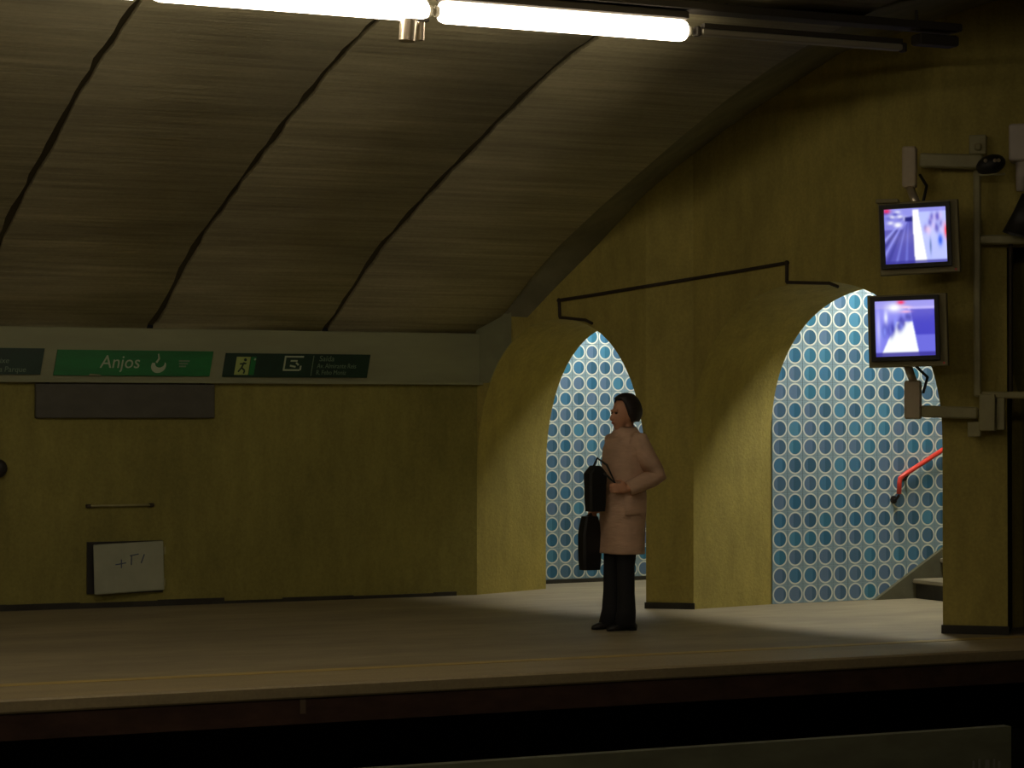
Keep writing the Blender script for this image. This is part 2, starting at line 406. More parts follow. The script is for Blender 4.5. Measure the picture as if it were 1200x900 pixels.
# the frieze turns the corner and dies against the first arch
fr_ = MB(); nn_ = np.array([-(P1-W0)[1], (P1-W0)[0]]); nn_ = nn_/np.linalg.norm(nn_); nn_ = nn_ if nn_@W0 < 0 else -nn_
lo_ = [p for p in A1 if (p[:2]-W0)@(P1-W0)/np.linalg.norm(P1-W0)**2 < .25]
lo_ = [np.array([p[0], p[1], max(1.84, p[2])]) for p in lo_]; o3 = v3(nn_, 0)*.012
k_ = len(lo_)
fr_.add([p+o3 for p in lo_]+[np.array([p[0], p[1], 2.46])+o3 for p in lo_]+lo_, [(i, i+1, k_+i+1, k_+i) for i in range(k_-1)]+[(i, i+1, 2*k_+i+1, 2*k_+i) for i in range(k_-1)])
fr_.build('frieze_return', 'frieze', bpy.data.objects['trim_4'])
bdo = smooth_by_angle(bd.build('trim_5', 'band'), 30); struct(bdo, 'dark grey band between the vault and the end wall', 'band')
# the tunnel mouth on the far right of the tracks gets its darkness from black paint
tw = MB().box((XR, 8, 1.5), (.2, 22, 6)).build('wall_tunnel', 'black'); struct(tw, 'black wall closing the tunnel, its darkness painted on', 'wall')

# service doorway beside the last pier, its unlit depth painted black
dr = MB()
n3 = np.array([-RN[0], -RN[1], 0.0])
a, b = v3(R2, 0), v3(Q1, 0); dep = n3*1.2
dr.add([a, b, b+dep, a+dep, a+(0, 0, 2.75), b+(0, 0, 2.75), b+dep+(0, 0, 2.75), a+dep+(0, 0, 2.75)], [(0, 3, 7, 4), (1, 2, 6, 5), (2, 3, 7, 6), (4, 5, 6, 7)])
struct(dr.build('door_1', 'black'), 'service doorway at the right edge behind the monitor frame, its darkness painted black', 'doorway')

# ------------------------------------------------------------------ exit passages with tiled walls
def tile_mesh(T, nm):
    me = bpy.data.meshes.new(nm); h = T/2-.0012; b = .002; th = .012
    V = [(-h, 0, -h), (h, 0, -h), (h, 0, h), (-h, 0, h), (-h, -th+b, -h), (h, -th+b, -h), (h, -th+b, h), (-h, -th+b, h), (-h+b, -th, -h+b), (h-b, -th, -h+b), (h-b, -th, h-b), (-h+b, -th, h-b)]
    F = [(8, 9, 10, 11)]+[(4+i, 4+(i+1) % 4, 8+(i+1) % 4, 8+i) for i in range(4)]+[(i, (i+1) % 4, 4+(i+1) % 4, 4+i) for i in range(4)]
    me.from_pydata(V, [], F); me.update()
    uv = me.uv_layers.new(name='UVMap')
    for lp in me.loops:
        c_ = V[lp.vertex_index]; uv.data[lp.index].uv = (c_[0]/T+.5, c_[2]/T+.5)
    me.materials.append(M['tile'])
    return me
def tile_wall(name, label, origin, ang, T, z0, rows, c0, c1, cpart0, cpart1, top, skip=None):
    ca, sa = math.cos(ang), math.sin(ang); o2 = np.array(origin[:2])
    u = np.array((ca, sa)); n = np.array((sa, -ca))
    s0, s1 = c0*T-.1, c1*T+.02; ctr = o2+u*(s0+s1)/2-n*.06
    H = z0+rows*T
    wl = MB().box((ctr[0], ctr[1], H/2), (s1-s0, .12, H), ax=[v3(u, 0), v3(n, 0), (0, 0, 1)]).build(name, 'grout')
    struct(wl, label, 'wall')
    up_ = MB().box((ctr[0], ctr[1], (H+top)/2), (s1-s0, .12, top-H), ax=[v3(u, 0), v3(n, 0), (0, 0, 1)]).build('upper_plaster', 'plaster_end', wl)
    me = tile_mesh(T, 'tile'); rest = []
    count = 0
    for cc in range(c0, c1):
        for r in range(rows):
            s = (cc+.5)*T; z = z0+(r+.5)*T
            if skip and skip(s, z): continue
            p = o2+u*s+n*.001
            if cpart0 <= cc < cpart1 and count < 300:
                t = bpy.data.objects.new('tile', me); COL.objects.link(t); t.parent = wl
                t.location = (p[0], p[1], z); t.rotation_euler = (0, 0, ang); count += 1
            else: rest.append((p, z))
    if rest:
        V, F, U = [], [], []
        for p, z in rest:
            k = len(V)
            for vv in me.vertices:
                q = u*vv.co.x-n*vv.co.y; V.append((p[0]+q[0], p[1]+q[1], z+vv.co.z)); U.append((vv.co.x/T+.5, vv.co.z/T+.5))
            F += [tuple(k+i for i in pl.vertices) for pl in me.polygons]
        m2 = bpy.data.meshes.new('tile_field'); m2.from_pydata(V, [], F); m2.update()
        uvl = m2.uv_layers.new(name='UVMap')
        for lp in m2.loops: uvl.data[lp.index].uv = U[lp.vertex_index]
        m2.materials.append(M['tile'])
        t = bpy.data.objects.new('tile_field', m2); COL.objects.link(t); t.parent = wl; t['kind'] = 'stuff'
    return wl, u, n
# far passage
T1 = .146; t1o = on_z(640, 684)[:2]; an1 = math.radians(6)
c1w, u1, n1 = tile_wall('wall_exit_far', 'wall of blue ringed tiles inside the smaller far arch', t1o-np.array((math.cos(an1), math.sin(an1)))*.016, an1, T1, .035, 18, -3, 30, -1, 13, 3.3)
# near passage: first tile column starts where the arch lining ends
T2 = .1525; t2o = P2+D2; an2 = math.radians(3.5)
STR = lambda s: max(0.0, (s-1.04)*.585)      # top of the stair stringer above the floor
tw2, u2, n2 = tile_wall('wall_exit_near', 'wall of blue ringed tiles rising with the stairs inside the larger arch', t2o, an2, T2, .0, 19, 0, 30, 0, 15, 5.0)
sk1 = t1o+u1*2+n1*.02
struct(MB().box((sk1[0], sk1[1], .017), (5, .03, .034), ax=[v3(u1, 0), v3(n1, 0), (0, 0, 1)]).build('strip_exit', 'skirt'), 'dark low strip under the tiles of the far exit', 'skirting')  # dark strip along the foot of the tiles
# remaining shells of the passages
ps = MB()
jb = W0+D1; ts = t1o-u1*.5
ps.add([v3(jb, 0), v3(ts, 0), v3(ts, 3.3), v3(jb, 3.3)], [(0, 1, 2, 3)])
nb = P1+D1; ne = nb+u1*6
ps.add([v3(nb, 0), v3(ne, 0), v3(ne, 3.3), v3(nb, 3.3)], [(0, 1, 2, 3)])
fe = t1o+u1*5.2
ps.add([v3(fe, 0), v3(ne, 0), v3(ne, 3.3), v3(fe, 3.3)], [(0, 1, 2, 3)])
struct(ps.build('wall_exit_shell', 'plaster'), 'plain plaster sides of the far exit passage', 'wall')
pc = MB()
pc.add([v3(q, 3.3) for q in (jb, ts, fe, ne, nb)], [(0, 1, 2, 3, 4)])
struct(pc.build('ceiling_exit_far', 'vault'), 'flat ceiling over the far exit passage', 'ceiling')
rb = R1+D2; re = rb+u2*5; te = t2o+u2*4.6
p2 = MB()
p2.add([v3(rb, 0), v3(re, 0), v3(re, 6), v3(rb, 6)], [(0, 1, 2, 3)])
p2.add([v3(te, 0), v3(re, 0), v3(re, 6), v3(te, 6)], [(0, 1, 2, 3)])
struct(p2.build('wall_exit_stair', 'plaster'), 'plain plaster sides of the stair passage', 'wall')
pc2 = MB(); m1_ = t2o+u2*1.3; m2_ = rb+u2*1.3
pc2.add([v3(t2o, 3.75), v3(m1_, 3.75), v3(m2_, 3.75), v3(rb, 3.75)], [(0, 1, 2, 3)])
pc2.add([v3(m1_, 3.75), v3(te, 5.0), v3(re, 5.0), v3(m2_, 3.75)], [(0, 1, 2, 3)])
struct(pc2.build('ceiling_exit_near', 'vault'), 'ceiling rising over the exit stairs', 'ceiling')
# closing strips above the back edges of the linings
cs = MB()
for cv, D, zt in ((A1, D1, 3.3), (A2, D2, 3.75)):
    n = len(cv); d = np.array([D[0], D[1], 0]); pts = [p+d for p in cv]
    cs.add(pts+[np.array([p[0], p[1], zt]) for p in pts], [(i, i+1, n+i+1, n+i) for i in range(n-1)])
struct(cs.build('wall_exit_head', 'plaster'), 'inner faces of the wall above both arches', 'wall')

# stairs
rs = on_z(1055, 699); s_r = (rs[:2]-t2o)@u2
st = empty('staircase', v3(t2o+u2*s_r+n2*1.0, 0)); tag(st, 'stone stairs climbing away inside the larger arch', 'stairs')
TR, RI = .29, .168; wid = abs((rb-t2o)@n2)-.02
for k in range(10):
    h0 = k*RI; s0 = s_r+k*TR
    sl = 4.5-s0; c = t2o+u2*(s0+sl/2)+n2*(wid/2+.03)
    stp = MB().box((c[0], c[1], h0+RI/2-.02), (sl, wid-.06, RI-.04), ax=[v3(u2, 0), v3(n2, 0), (0, 0, 1)])
    so = stp.build('step', 'skirt', st)
    c2 = t2o+u2*(s0+sl/2-.02)+n2*(wid/2+.03)
    MB().box((c2[0], c2[1], h0+RI-.02), (sl+.04, wid-.06, .04), ax=[v3(u2, 0), v3(n2, 0), (0, 0, 1)], bev=.008).build('tread', 'stair', so)
sg = MB(); sA, sB = 1.0, 4.4
poly = [v3(t2o+u2*sA, .0), v3(t2o+u2*sB, .0), v3(t2o+u2*sB, STR(sB)), v3(t2o+u2*(sA+.04), .012)]
sg.prism([q+v3(n2, 0)*.004 for q in poly], v3(n2, 0)*.05)
sg.build('stringer', 'stringer', st)
# red handrail on the tiled wall
hr = empty('handrail', v3(t2o+u2*1.33+n2*.08, .9)); tag(hr, 'bright red handrail bent down at its lower end on the blue tiles', 'handrail')
E2 = t2o+u2
pa = on_plane(1053.5, 579, t2o, E2, .09); pb = on_plane(1054, 560, t2o, E2, .09); pc_ = on_plane(1102, 529, t2o, E2, .09)
dd = (pc_-pb)/np.linalg.norm(pc_-pb)
mid = pb+dd*.05; lo = pb-np.array((0, 0, .04))
MB().tube([pa, lo, pb+dd*.008-np.array((0, 0, .008)), mid, pb+dd*3.4], .021, 10).build('rail', 'red', hr, smooth=True)
for q in (pa+np.array((0, 0, .0)), pb+dd*.12, pb+dd*1.0, pb+dd*2.0):
    e = q-v3(n2, 0)*.085
    MB().tube([q-np.array((0, 0, .01)), (q+e)/2-np.array((0, 0, .05)), e-np.array((0, 0, .05))], .011, 8).build('bracket', 'dark', hr, smooth=True)
    MB().tube([e-np.array((0, 0, .05))+v3(n2, 0)*.014, e-np.array((0, 0, .05))-v3(n2, 0)*.01], .035, 12).build('rosette', 'dark', hr)

# ------------------------------------------------------------------ lamps
def luminaire(name, x0, x1, y, z, glow, label, group, hang=False, ax=None, rad=.068):
    root = empty(name, ((x0+x1)/2, y, z)); tag(root, label, 'lamp', group)
    MB().box(((x0+x1)/2, y, z+rad+.02), (x1-x0-.02, .11, .05), bev=.008).build('housing', 'batten' if glow is None else 'tray', root)
    if glow:
        e = .05; pts = [(x0+.0, y, z), (x0+e*.35, y, z), (x0+e, y, z), (x1-e, y, z), (x1-e*.35, y, z), (x1, y, z)]
        smooth_by_angle(MB().tube(pts, [rad*.45, rad*.85, rad, rad, rad*.85, rad*.45], 16).build('diffuser', glow, root), 60)
        for xx in (x0-.004, x1+.004): MB().tube([(xx-.012, y, z), (xx+.012, y, z)], rad*.5, 12).build('end_cap', 'batten', root)
    if hang:
        for xx in (x0+.25, x1-.25): MB().tube([(xx, y, z+rad+.03), (xx, y, vault_z(y)+.02)], .006, 6).build('hanger', 'tray', root)
    return root
LY = 12.4
pA, pB = on_y(513, 12, LY), on_y(805, 38, LY)
LZ = (pA[2]+pB[2])/2; LXB0, LXB1 = pA[0], pB[0]; LL = LXB1-LXB0; PIT = LL+.06
luminaire('tube_lamp', LXB0, LXB1, LY, LZ, 'glow', 'lit white tube lamp nearest the end wall, fully in view', 'lit tube lamps in a row')
luminaire('tube_lamp', LXB0-PIT, LXB1-PIT, LY, LZ, 'glow', 'lit white tube lamp cut by the top edge of the picture', 'lit tube lamps in a row')
for k in range(2, 5):
    luminaire('tube_lamp', LXB0-PIT*k, LXB1-PIT*k, LY, LZ, 'glow', 'lit white tube lamp further along the row, above the picture', 'lit tube lamps in a row')
for k in range(8):
    luminaire('tube_lamp', -8.5+1.75*k, -6.9+1.75*k, 3.96, LZ-.02, 'glow', 'lit white tube lamp over the near platform, behind the viewer', 'lit tube lamps over the near platform', hang=True, rad=.095)
# unlit batten carried on the same line
xa, xb = on_y(820, 37, LY)[0], on_y(1055, 60, LY)[0]
ol = empty('dead_lamp', ((xa+xb)/2, LY, LZ)); tag(ol, 'unlit grey batten lamp beside the lit tube, under the dark tray', 'lamp')
MB().box(((xa+xb)/2, LY, LZ-.0), (xb-xa, .07, .042), bev=.008).build('batten', 'batten', ol)
MB().box(((xa+xb)/2, LY-.02, LZ+.035), (xb-xa-.02, .05, .03)).build('gear_tray', 'tray', ol)
for xx in (xa-.02, xb+.02): MB().box((xx, LY, LZ+.002), (.03, .06, .06), bev=.006).build('lamp_holder', 'tray', ol)
tx = on_y(1122, 62, LY)[0]
ct = empty('cable_tray', ((XL+tx)/2, LY, LZ+.16)); tag(ct, 'long dark cable tray holding the row of lamps under the vault', 'cable tray')
zt = LZ+.150
MB().box(((LXB0-PIT*5+tx)/2, LY+.02, zt), (tx-LXB0+PIT*5, .16, .05), bev=.006).build('channel', 'tray', ct)
MB().box((tx-.16, LY+.02, zt-.085), (.30, .12, .07), bev=.01).build('end_box', 'tray', ct)
for k in range(9):
    xx = tx-.3-k*1.4
    MB().tube([(xx, LY+.02, zt+.02), (xx, LY+.02, vault_z(LY)+.06)], .01, 8).build('hanger', 'tray', ct)
hx = on_y(486, 34, LY-.02)
hb = empty('hanging_can', (hx[0], LY, hx[2])); tag(hb, 'short pale metal can hanging below the joint of two lit tubes', 'fitting')
smooth_by_angle(MB().tube([(hx[0]-.04, LY, hx[2]-.07), (hx[0]-.03, LY, hx[2]+.05)], [.05, .052], 14).build('can', 'metalcan', hb), 40)
smooth_by_angle(MB().tube([(hx[0]+.045, LY, hx[2]-.06), (hx[0]+.05, LY, hx[2]+.05)], .022, 10).build('stem', 'metalcan', hb), 40)
MB().box((hx[0]+.01, LY, hx[2]+.058), (.15, .07, .02)).build('clip', 'tray', hb)
# lamps inside the exits, above the line of sight
def pass_lamp(c, u, L, label, glow):
    root = empty('passage_lamp', c); tag(root, label, 'lamp', 'lamps inside the exits')
    ax = [v3(u, 0), np.array([-u[1], u[0], 0]), (0, 0, 1)]
    MB().box((c[0], c[1], c[2]+.03), (L, .2, .05), ax=ax).build('housing', 'batten', root)
    MB().box((c[0], c[1], c[2]-.015), (L-.04, .16, .04), ax=ax, bev=.012).build('diffuser', glow, root)
b1m = W0*.66+P1*.34+D1+D1/np.linalg.norm(D1)*.6; b2m = P2*.58+R1*.42+D2+D2/np.linalg.norm(D2)*.6
pass_lamp(v3(b1m, 3.2), (P1-W0)/np.linalg.norm(P1-W0), 1.1, 'flush lamp on the ceiling of the far exit', 'passglow')
pass_lamp(v3(b2m, 3.62), (R1-P2)/np.linalg.norm(R1-P2), 1.4, 'flush lamp on the ceiling of the stair exit', 'stairglow')

# ------------------------------------------------------------------ signs on the frieze
SY = YW-.048
def text_mesh(body, size, shear, name, m, parent, loc, align='LEFT', sx=1.0):
    x = loc[0]
    for wd_ in body.split(' '):              # each word a piece of its own
        o = one_word(wd_, size, shear, name, m, parent, (x, loc[1], loc[2]), align, sx)
        x = max(v.co.x for v in o.data.vertices)+size*.24*sx
    return o
def one_word(body, size, shear, name, m, parent, loc, align, sx):
    cu = bpy.data.curves.new(name, 'FONT'); cu.body = body; cu.size = size; cu.shear = shear; cu.align_x = align; cu.extrude = .0015; cu.resolution_u = 3
    t = bpy.data.objects.new('tmp', cu); COL.objects.link(t)
    dg = bpy.context.evaluated_depsgraph_get(); me = bpy.data.meshes.new_from_object(t.evaluated_get(dg)); bpy.data.objects.remove(t)
    me.name = name
    R = Matrix.Translation(Vector(loc)) @ Matrix.Rotation(math.pi/2, 4, 'X') @ Matrix.Diagonal((sx, 1, 1, 1))
    me.transform(R); me.materials.clear(); me.materials.append(M[m])
    o = bpy.data.objects.new(name, me); COL.objects.link(o); o.parent = parent
    o.matrix_parent_inverse = Matrix.Translation(parent.location).inverted()
    return o
SH = .17
def sheared(x, z, zb): return x+(z-zb)*SH
def sign(name, x0, x1, z0, z1, m, label):
    root = empty(name, ((x0+x1)/2, SY, z0)); tag(root, label, 'sign', 'signs along the frieze')
    poly = [(x0, SY, z0), (x1, SY, z0), (sheared(x1, z1, z0), SY, z1), (sheared(x0, z1, z0), SY, z1)]
    MB().prism(poly, (0, -.014, 0)).build('board', m, root)
    return root
FY = SY-.0165
s1 = sign('direction_sign', 2.75, 4.12, 1.885, 2.095, 'sign_dark', 'dark green slanted sign with two dim lines of text, cut by the left edge')
text_mesh('Largo Rixe', .062, SH, 'lettering', 'sign_dim', s1, (3.60, FY, 1.975))
text_mesh('publica a Parque', .062, SH, 'lettering', 'sign_dim', s1, (3.60, FY, 1.905))
s2 = sign('station_sign', 4.225, 5.52, 1.88, 2.087, 'sign_green', 'bright green slanted station name sign reading Anjos')
text_mesh('Anjos', .150, .20, 'lettering', 'sign_text', s2, (4.60, FY, 1.943), sx=.95)
# crescent bird-like mark and the small three-line mark
def plate(pts, z0, name, m, parent):
    return MB().prism([(sheared(x, z, z0), FY+.003, z) for x, z in pts], (0, -.004, 0)).build(name, m, parent)
cx, cz = 5.09, 1.965
cres = [(cx+.062*math.cos(t), cz-.002+.058*math.sin(t)) for t in np.linspace(math.radians(155), math.radians(385), 22)]+[(cx+.008+.040*math.cos(t), cz+.018+.034*math.sin(t)) for t in np.linspace(math.radians(375), math.radians(175), 18)]
plate(cres, 1.965, 'emblem', 'sign_text', s2)
plate([(cx-.03, cz+.03), (cx-.016, cz+.02), (cx+.002, cz+.055), (cx-.012, cz+.098), (cx-.022, cz+.095), (cx-.012, cz+.058)], 1.965, 'emblem_mast', 'sign_text', s2)
for k in range(3):
    z = 1.998-k*.022; plate([(5.255+.004*k, z), (5.345-.012*k, z), (5.345-.012*k, z+.013), (5.255+.004*k, z+.013)], 1.965, 'emblem_bar', 'sign_dim', s2)
plate([(4.51, 1.879), (4.62, 1.879), (4.6, 1.889), (4.52, 1.895)], 1.88, 'torn_edge', 'frieze', s2)
s3 = sign('exit_sign', 5.63, 6.905, 1.878, 2.075, 'sign_dark', 'dark green slanted exit sign with pictograms and the word Saída')
plate([(5.73, 1.895), (5.85, 1.895), (5.85, 2.045), (5.73, 2.045)], 1.895, 'pictogram', 'sign_yellow', s3)
plate([(5.856, 1.895), (5.90, 1.895), (5.90, 2.045), (5.856, 2.045)], 1.895, 'pictogram_door', 'sign_green', s3)
FYB = FY-.003
def stroke(x, z, x2, z2, wd, m, zb, nm):
    d = np.array([x2-x, z2-z]); d /= np.linalg.norm(d); nn = np.array([-d[1], d[0]])*wd/2
    q = [(x+nn[0], z+nn[1]), (x2+nn[0], z2+nn[1]), (x2-nn[0], z2-nn[1]), (x-nn[0], z-nn[1])]
    return MB().prism([(sheared(a, b, zb), FYB+.002, b) for a, b in q], (0, -.003, 0)).build(nm, m, s3)
for a in ((5.80, 2.00, 5.785, 1.955), (5.785, 1.955, 5.76, 1.92), (5.785, 1.955, 5.815, 1.93), (5.815, 1.93, 5.81, 1.905), (5.765, 1.985, 5.82, 1.99)): stroke(*a, .013, 'sign_dark', 1.895, 'running_figure')
MB().tube([(sheared(5.807, 2.02, 1.895), FYB+.002, 2.02), (sheared(5.807, 2.02, 1.895), FYB-.001, 2.02)], .013, 10).build('running_figure', 'sign_dark', s3)
stroke(5.885, 2.02, 5.895, 2.03, .014, 'sign_text', 1.895, 'arrow')
for a in ((6.16, 1.935, 6.16, 2.055), (6.155, 2.05, 6.32, 2.05), (6.155, 1.938, 6.30, 1.938), (6.305, 1.938, 6.305, 1.975), (6.21, 2.015, 6.27, 2.015), (6.21, 1.975, 6.26, 1.965), (6.26, 2.0, 6.285, 1.98)): stroke(*a, .014, 'sign_text', 1.935, 'stair_pictogram')
stroke(6.40, 1.89, 6.40, 2.06, .006, 'sign_dim', 1.89, 'divider')
text_mesh('Saída', .066, SH, 'lettering', 'sign_dim', s3, (6.475, FY, 2.015))
text_mesh('Av. Almirante Reis', .056, SH, 'lettering', 'sign_dim', s3, (6.455, FY, 1.957), sx=.84)
text_mesh('R. Febo Moniz', .056, SH, 'lettering', 'sign_dim', s3, (6.445, FY, 1.902), sx=.84)

# charcoal board under the frieze
b0, b1 = on_y(42, 449, YW-.05), on_y(252, 490, YW-.05)
bo = empty('blank_board', ((b0[0]+b1[0])/2, YW-.03, b1[2])); tag(bo, 'blank charcoal grey board fixed on the ochre wall below the station sign', 'board')
MB().box(((b0[0]+b1[0])/2, YW-.022, (b0[2]+b1[2])/2), (b1[0]-b0[0], .04, b0[2]-b1[2]), bev=.006).build('panel', 'board', bo)
for xx in (b0[0]+.1, b1[0]-.1): MB().box((xx, YW-.02, b0[2]-.005), (.03, .036, .03)).build('hook', 'dark', bo)
# pale cabinet door standing ajar near the floor
hinge = on_y(192, 660, YW-.03); free = on_y(110, 665, YW-.10)
cbn = empty('wall_cabinet', ((hinge[0]+free[0])/2, YW-.05, .1)); tag(cbn, 'pale grey wall cabinet with blue scribbles, low on the ochre wall', 'cabinet')
MB().box(((hinge[0]+free[0])/2-.02, YW-.008, .325), (hinge[0]-free[0]+.03, .03, .42)).build('shadow_plate', 'dark', cbn)  # dark plate set in as the shadow left of the door
ua = np.array([hinge[0]-free[0], hinge[1]-free[1]]); Lc = np.linalg.norm(ua); ua /= Lc; na = np.array((ua[1], -ua[0]))
zc = on_y(150, 665, YW-.06)[2]
ctr = np.array([(hinge[0]+free[0])/2, (hinge[1]+free[1])/2, zc])
dax = [v3(ua, 0), v3(na, 0), (0, 0, 1)]
tl = math.radians(1.6)                       # sags on its hinge
dax = [np.array(dax[0])*math.cos(tl)+np.array((0, 0, math.sin(tl))), np.array(dax[1]), -np.array(dax[0])*math.sin(tl)+np.array((0, 0, math.cos(tl)))]
door = MB().box(ctr, (Lc, .018, .405), ax=dax, bev=.012).build('door', 'cabinet', cbn)
for sx_, sz_, ex, ez in ((-.12, .03, -.03, .04), (-.07, .0, -.068, .07), (.015, .02, .02, .10), (.005, .095, .08, .105), (.10, .03, .13, .10)):
    q0 = ctr+dax[0]*sx_+dax[2]*sz_+dax[1]*.0095; q1 = ctr+dax[0]*ex+dax[2]*ez+dax[1]*.0095
    MB().tube([q0, q1], .005, 6).build('marker_scribble', 'ink', door)
for dz in (-.13, .13): MB().tube([hinge+np.array((.006, -.004, zc-hinge[2]+dz-.03)), hinge+np.array((.006, -.004, zc-hinge[2]+dz+.03))], .008, 8).build('hinge', 'steel', cbn)
# thin bar above it
r0, r1_ = on_y(104, 593, YW-.03), on_y(178, 593, YW-.03)
rl = empty('wall_rail', ((r0[0]+r1_[0])/2, YW, r0[2])); tag(rl, 'thin pale bar on two dark stubs fixed above the wall cabinet', 'bar')
MB().tube([(r0[0], YW-.03, r0[2]), (r1_[0], YW-.03, r0[2])], .008, 8).build('rod', 'steel', rl, smooth=True)
for xx in (r0[0], r1_[0]): MB().box((xx, YW-.018, r0[2]), (.04, .04, .03), bev=.005).build('stub', 'conduit', rl)
# dark rounded fitting at the left edge
g = on_y(1, 549, YW-.05)
df = empty('wall_fitting', (g[0], YW, g[2])); tag(df, 'dark rounded wall fitting cut by the left edge of the picture', 'fitting')
MB().ball((g[0]-.02, YW-.06, g[2]), (.07, .05, .075), 16, 10).build('cover', 'dark', df, smooth=True)
MB().tube([(g[0]-.02, YW-.02, g[2]), (g[0]-.02, YW+.0, g[2])], .06, 14).build('base_plate', 'skirt', df)

# conduit stepping over the arches
cd = empty('electrical_conduit', on_plane(790, 330, P1, P2, .02)); tag(cd, 'thin dark conduit stepping across the end wall above both arches', 'conduit')
pts = [(694, 379), (686, 375), (656, 372), (655, 352), (700, 345), (757, 335.5), (812, 326.5), (870, 317), (922, 308), (922, 331), (972, 332), (982, 336)]
P3 = []
for px, py in pts:
    a, b = wall_plane(px if px != 757 else 756); P3.append(on_plane(px, py, a, b, .016))
MB().tube(P3[3:9], .014, 8).build('run', 'conduit', cd)
MB().tube([P3[3]+np.array((0, 0, .012)), P3[2]], .014, 8).build('drop', 'conduit', cd); MB().tube([P3[8]+np.array((0, 0, .012)), P3[9]], .014, 8).build('drop', 'conduit', cd)
MB().tube([P3[2], P3[1], P3[0]], .013, 8).build('branch', 'conduit', cd); MB().tube([P3[9], P3[10], P3[11]], .013, 8).build('branch', 'conduit', cd)
for q in (P3[3], P3[8]): MB().ball(q, .02, 10, 6).build('elbow', 'conduit', cd)

# ------------------------------------------------------------------ monitor frame on the last pier
def on_pier(px, py, off): return on_plane(px, py, R1, R2, off)
U3 = v3(RU, 0); N3 = v3(RN, 0); Z3 = np.array((0, 0, 1.0))
mf = empty('monitor_frame', on_pier(1146, 480, .05)); tag(mf, 'cream steel pipe frame with two arms carrying the monitors on the pier', 'bracket')
def pbox(parent, nm, m, x0, y0, x1, y1, off, depth, bev=.006):
    a = on_pier(x0, y0, off); b = on_pier(x1, y1, off); c = (a+b)/2
    wd = abs((b-a)@U3); hh = abs(a[2]-b[2])
    return MB().box(c, (wd, depth, hh), ax=[U3, N3, Z3], bev=bev).build(nm, m, parent)
def rect_pipe(nm, p, q, wdt, parent, m='steel'):
    p, q = np.array(p), np.array(q); d = (q-p)/np.linalg.norm(q-p); up = Z3 if abs(d[2]) < .8 else U3
    s_ = np.cross(up, d); s_ /= np.linalg.norm(s_); t_ = np.cross(d, s_)
    return MB().box((p+q)/2, (np.linalg.norm(q-p), wdt, wdt), ax=[d, s_, t_], bev=.01).build(nm, m, parent)
OFF = .14
rect_pipe('post', on_pier(1145, 200, OFF), on_pier(1145.5, 465, OFF), .052, mf)
rect_pipe('arm', on_pier(1078, 188, OFF), on_pier(1152, 190, OFF), .10, mf)
rect_pipe('drop_pipe', on_pier(1066, 172, OFF), on_pier(1066, 220, OFF), .10, mf, 'cream')
rect_pipe('arm', on_pier(1080, 482, OFF), on_pier(1146, 484, OFF), .085, mf)
rect_pipe('riser_pipe', on_pier(1070, 446, OFF), on_pier(1070, 491, OFF), .115, mf, 'cream')
pbox(mf, 'junction_box', 'steel', 1148, 462, 1167, 505, OFF, .13)
pbox(mf, 'junction_side', 'steel', 1168, 466, 1178, 504, OFF-.02, .10)
pbox(mf, 'wall_plate', 'steel', 1136, 159, 1156, 181, .05, .09)
rect_pipe('rail', on_pier(1148, 281, OFF), on_pier(1236, 280, OFF), .065, mf)
rect_pipe('rail', on_pier(1150, 463, OFF), on_pier(1236, 463, OFF), .05, mf)
rect_pipe('small_post', on_pier(1184.5, 285, .10), on_pier(1184.5, 460, .10), .03, mf, 'conduit')
for py in (172, 484): rect_pipe('wall_tie', on_pier(1146, py, OFF), on_pier(1146, py, -.01), .05, mf)
pbox(mf, 'clamp', 'steel', 1134, 494, 1150, 512, OFF-.03, .05)
# dark dome between arm and post
sp_ = on_pier(1161, 193, .30)
ds = empty('dome_camera', sp_); tag(ds, 'small dark dome camera where the upper arm meets the post', 'camera')
tb_ax = [U3*.95+Z3*.31, N3, Z3*.95-U3*.31]
MB().ball(sp_, (.105, .09, .07), 14, 8, ax=tb_ax).build('dome', 'dark', ds, smooth=True)
MB().tube([sp_+N3*.02-Z3*.075-U3*.08, sp_+N3*.03-Z3*.07+U3*.1], .008, 8).build('rim', 'steel', ds)
for dx in (-.03, .035, .06): MB().ball(sp_+U3*dx+N3*.085+Z3*.02, .014, 8, 6).build('lens', 'metalcan', ds)
# white box on a stem at the right edge
wx = empty('white_beacon', on_pier(1195, 190, .2)); tag(wx, 'off-white box on a tapered stem, cut by the right edge', 'fitting')
pbox(wx, 'box', 'white', 1183, 147, 1222, 189, .2, .2, .012)
q0, q1 = on_pier(1199, 188, .2), on_pier(1196, 224, .2)
MB().tube([q0, q1], [.055, .03], 12).build('stem', 'white', wx, smooth=True)
bx_ = empty('dark_loudspeaker', on_pier(1200, 250, .15)); tag(bx_, 'dark horn loudspeaker below the white box at the right edge', 'loudspeaker')
h0, h1 = on_pier(1206, 228, .34), on_pier(1196, 273, .30)
MB().tube([h0, (h0+h1)/2, h1], [.05, .08, .12], 14).build('horn', 'dark', bx_, smooth=True)
MB().tube([h1, h1+(h1-h0)*.06], [.12, .125], 14).build('rim', 'dark', bx_)

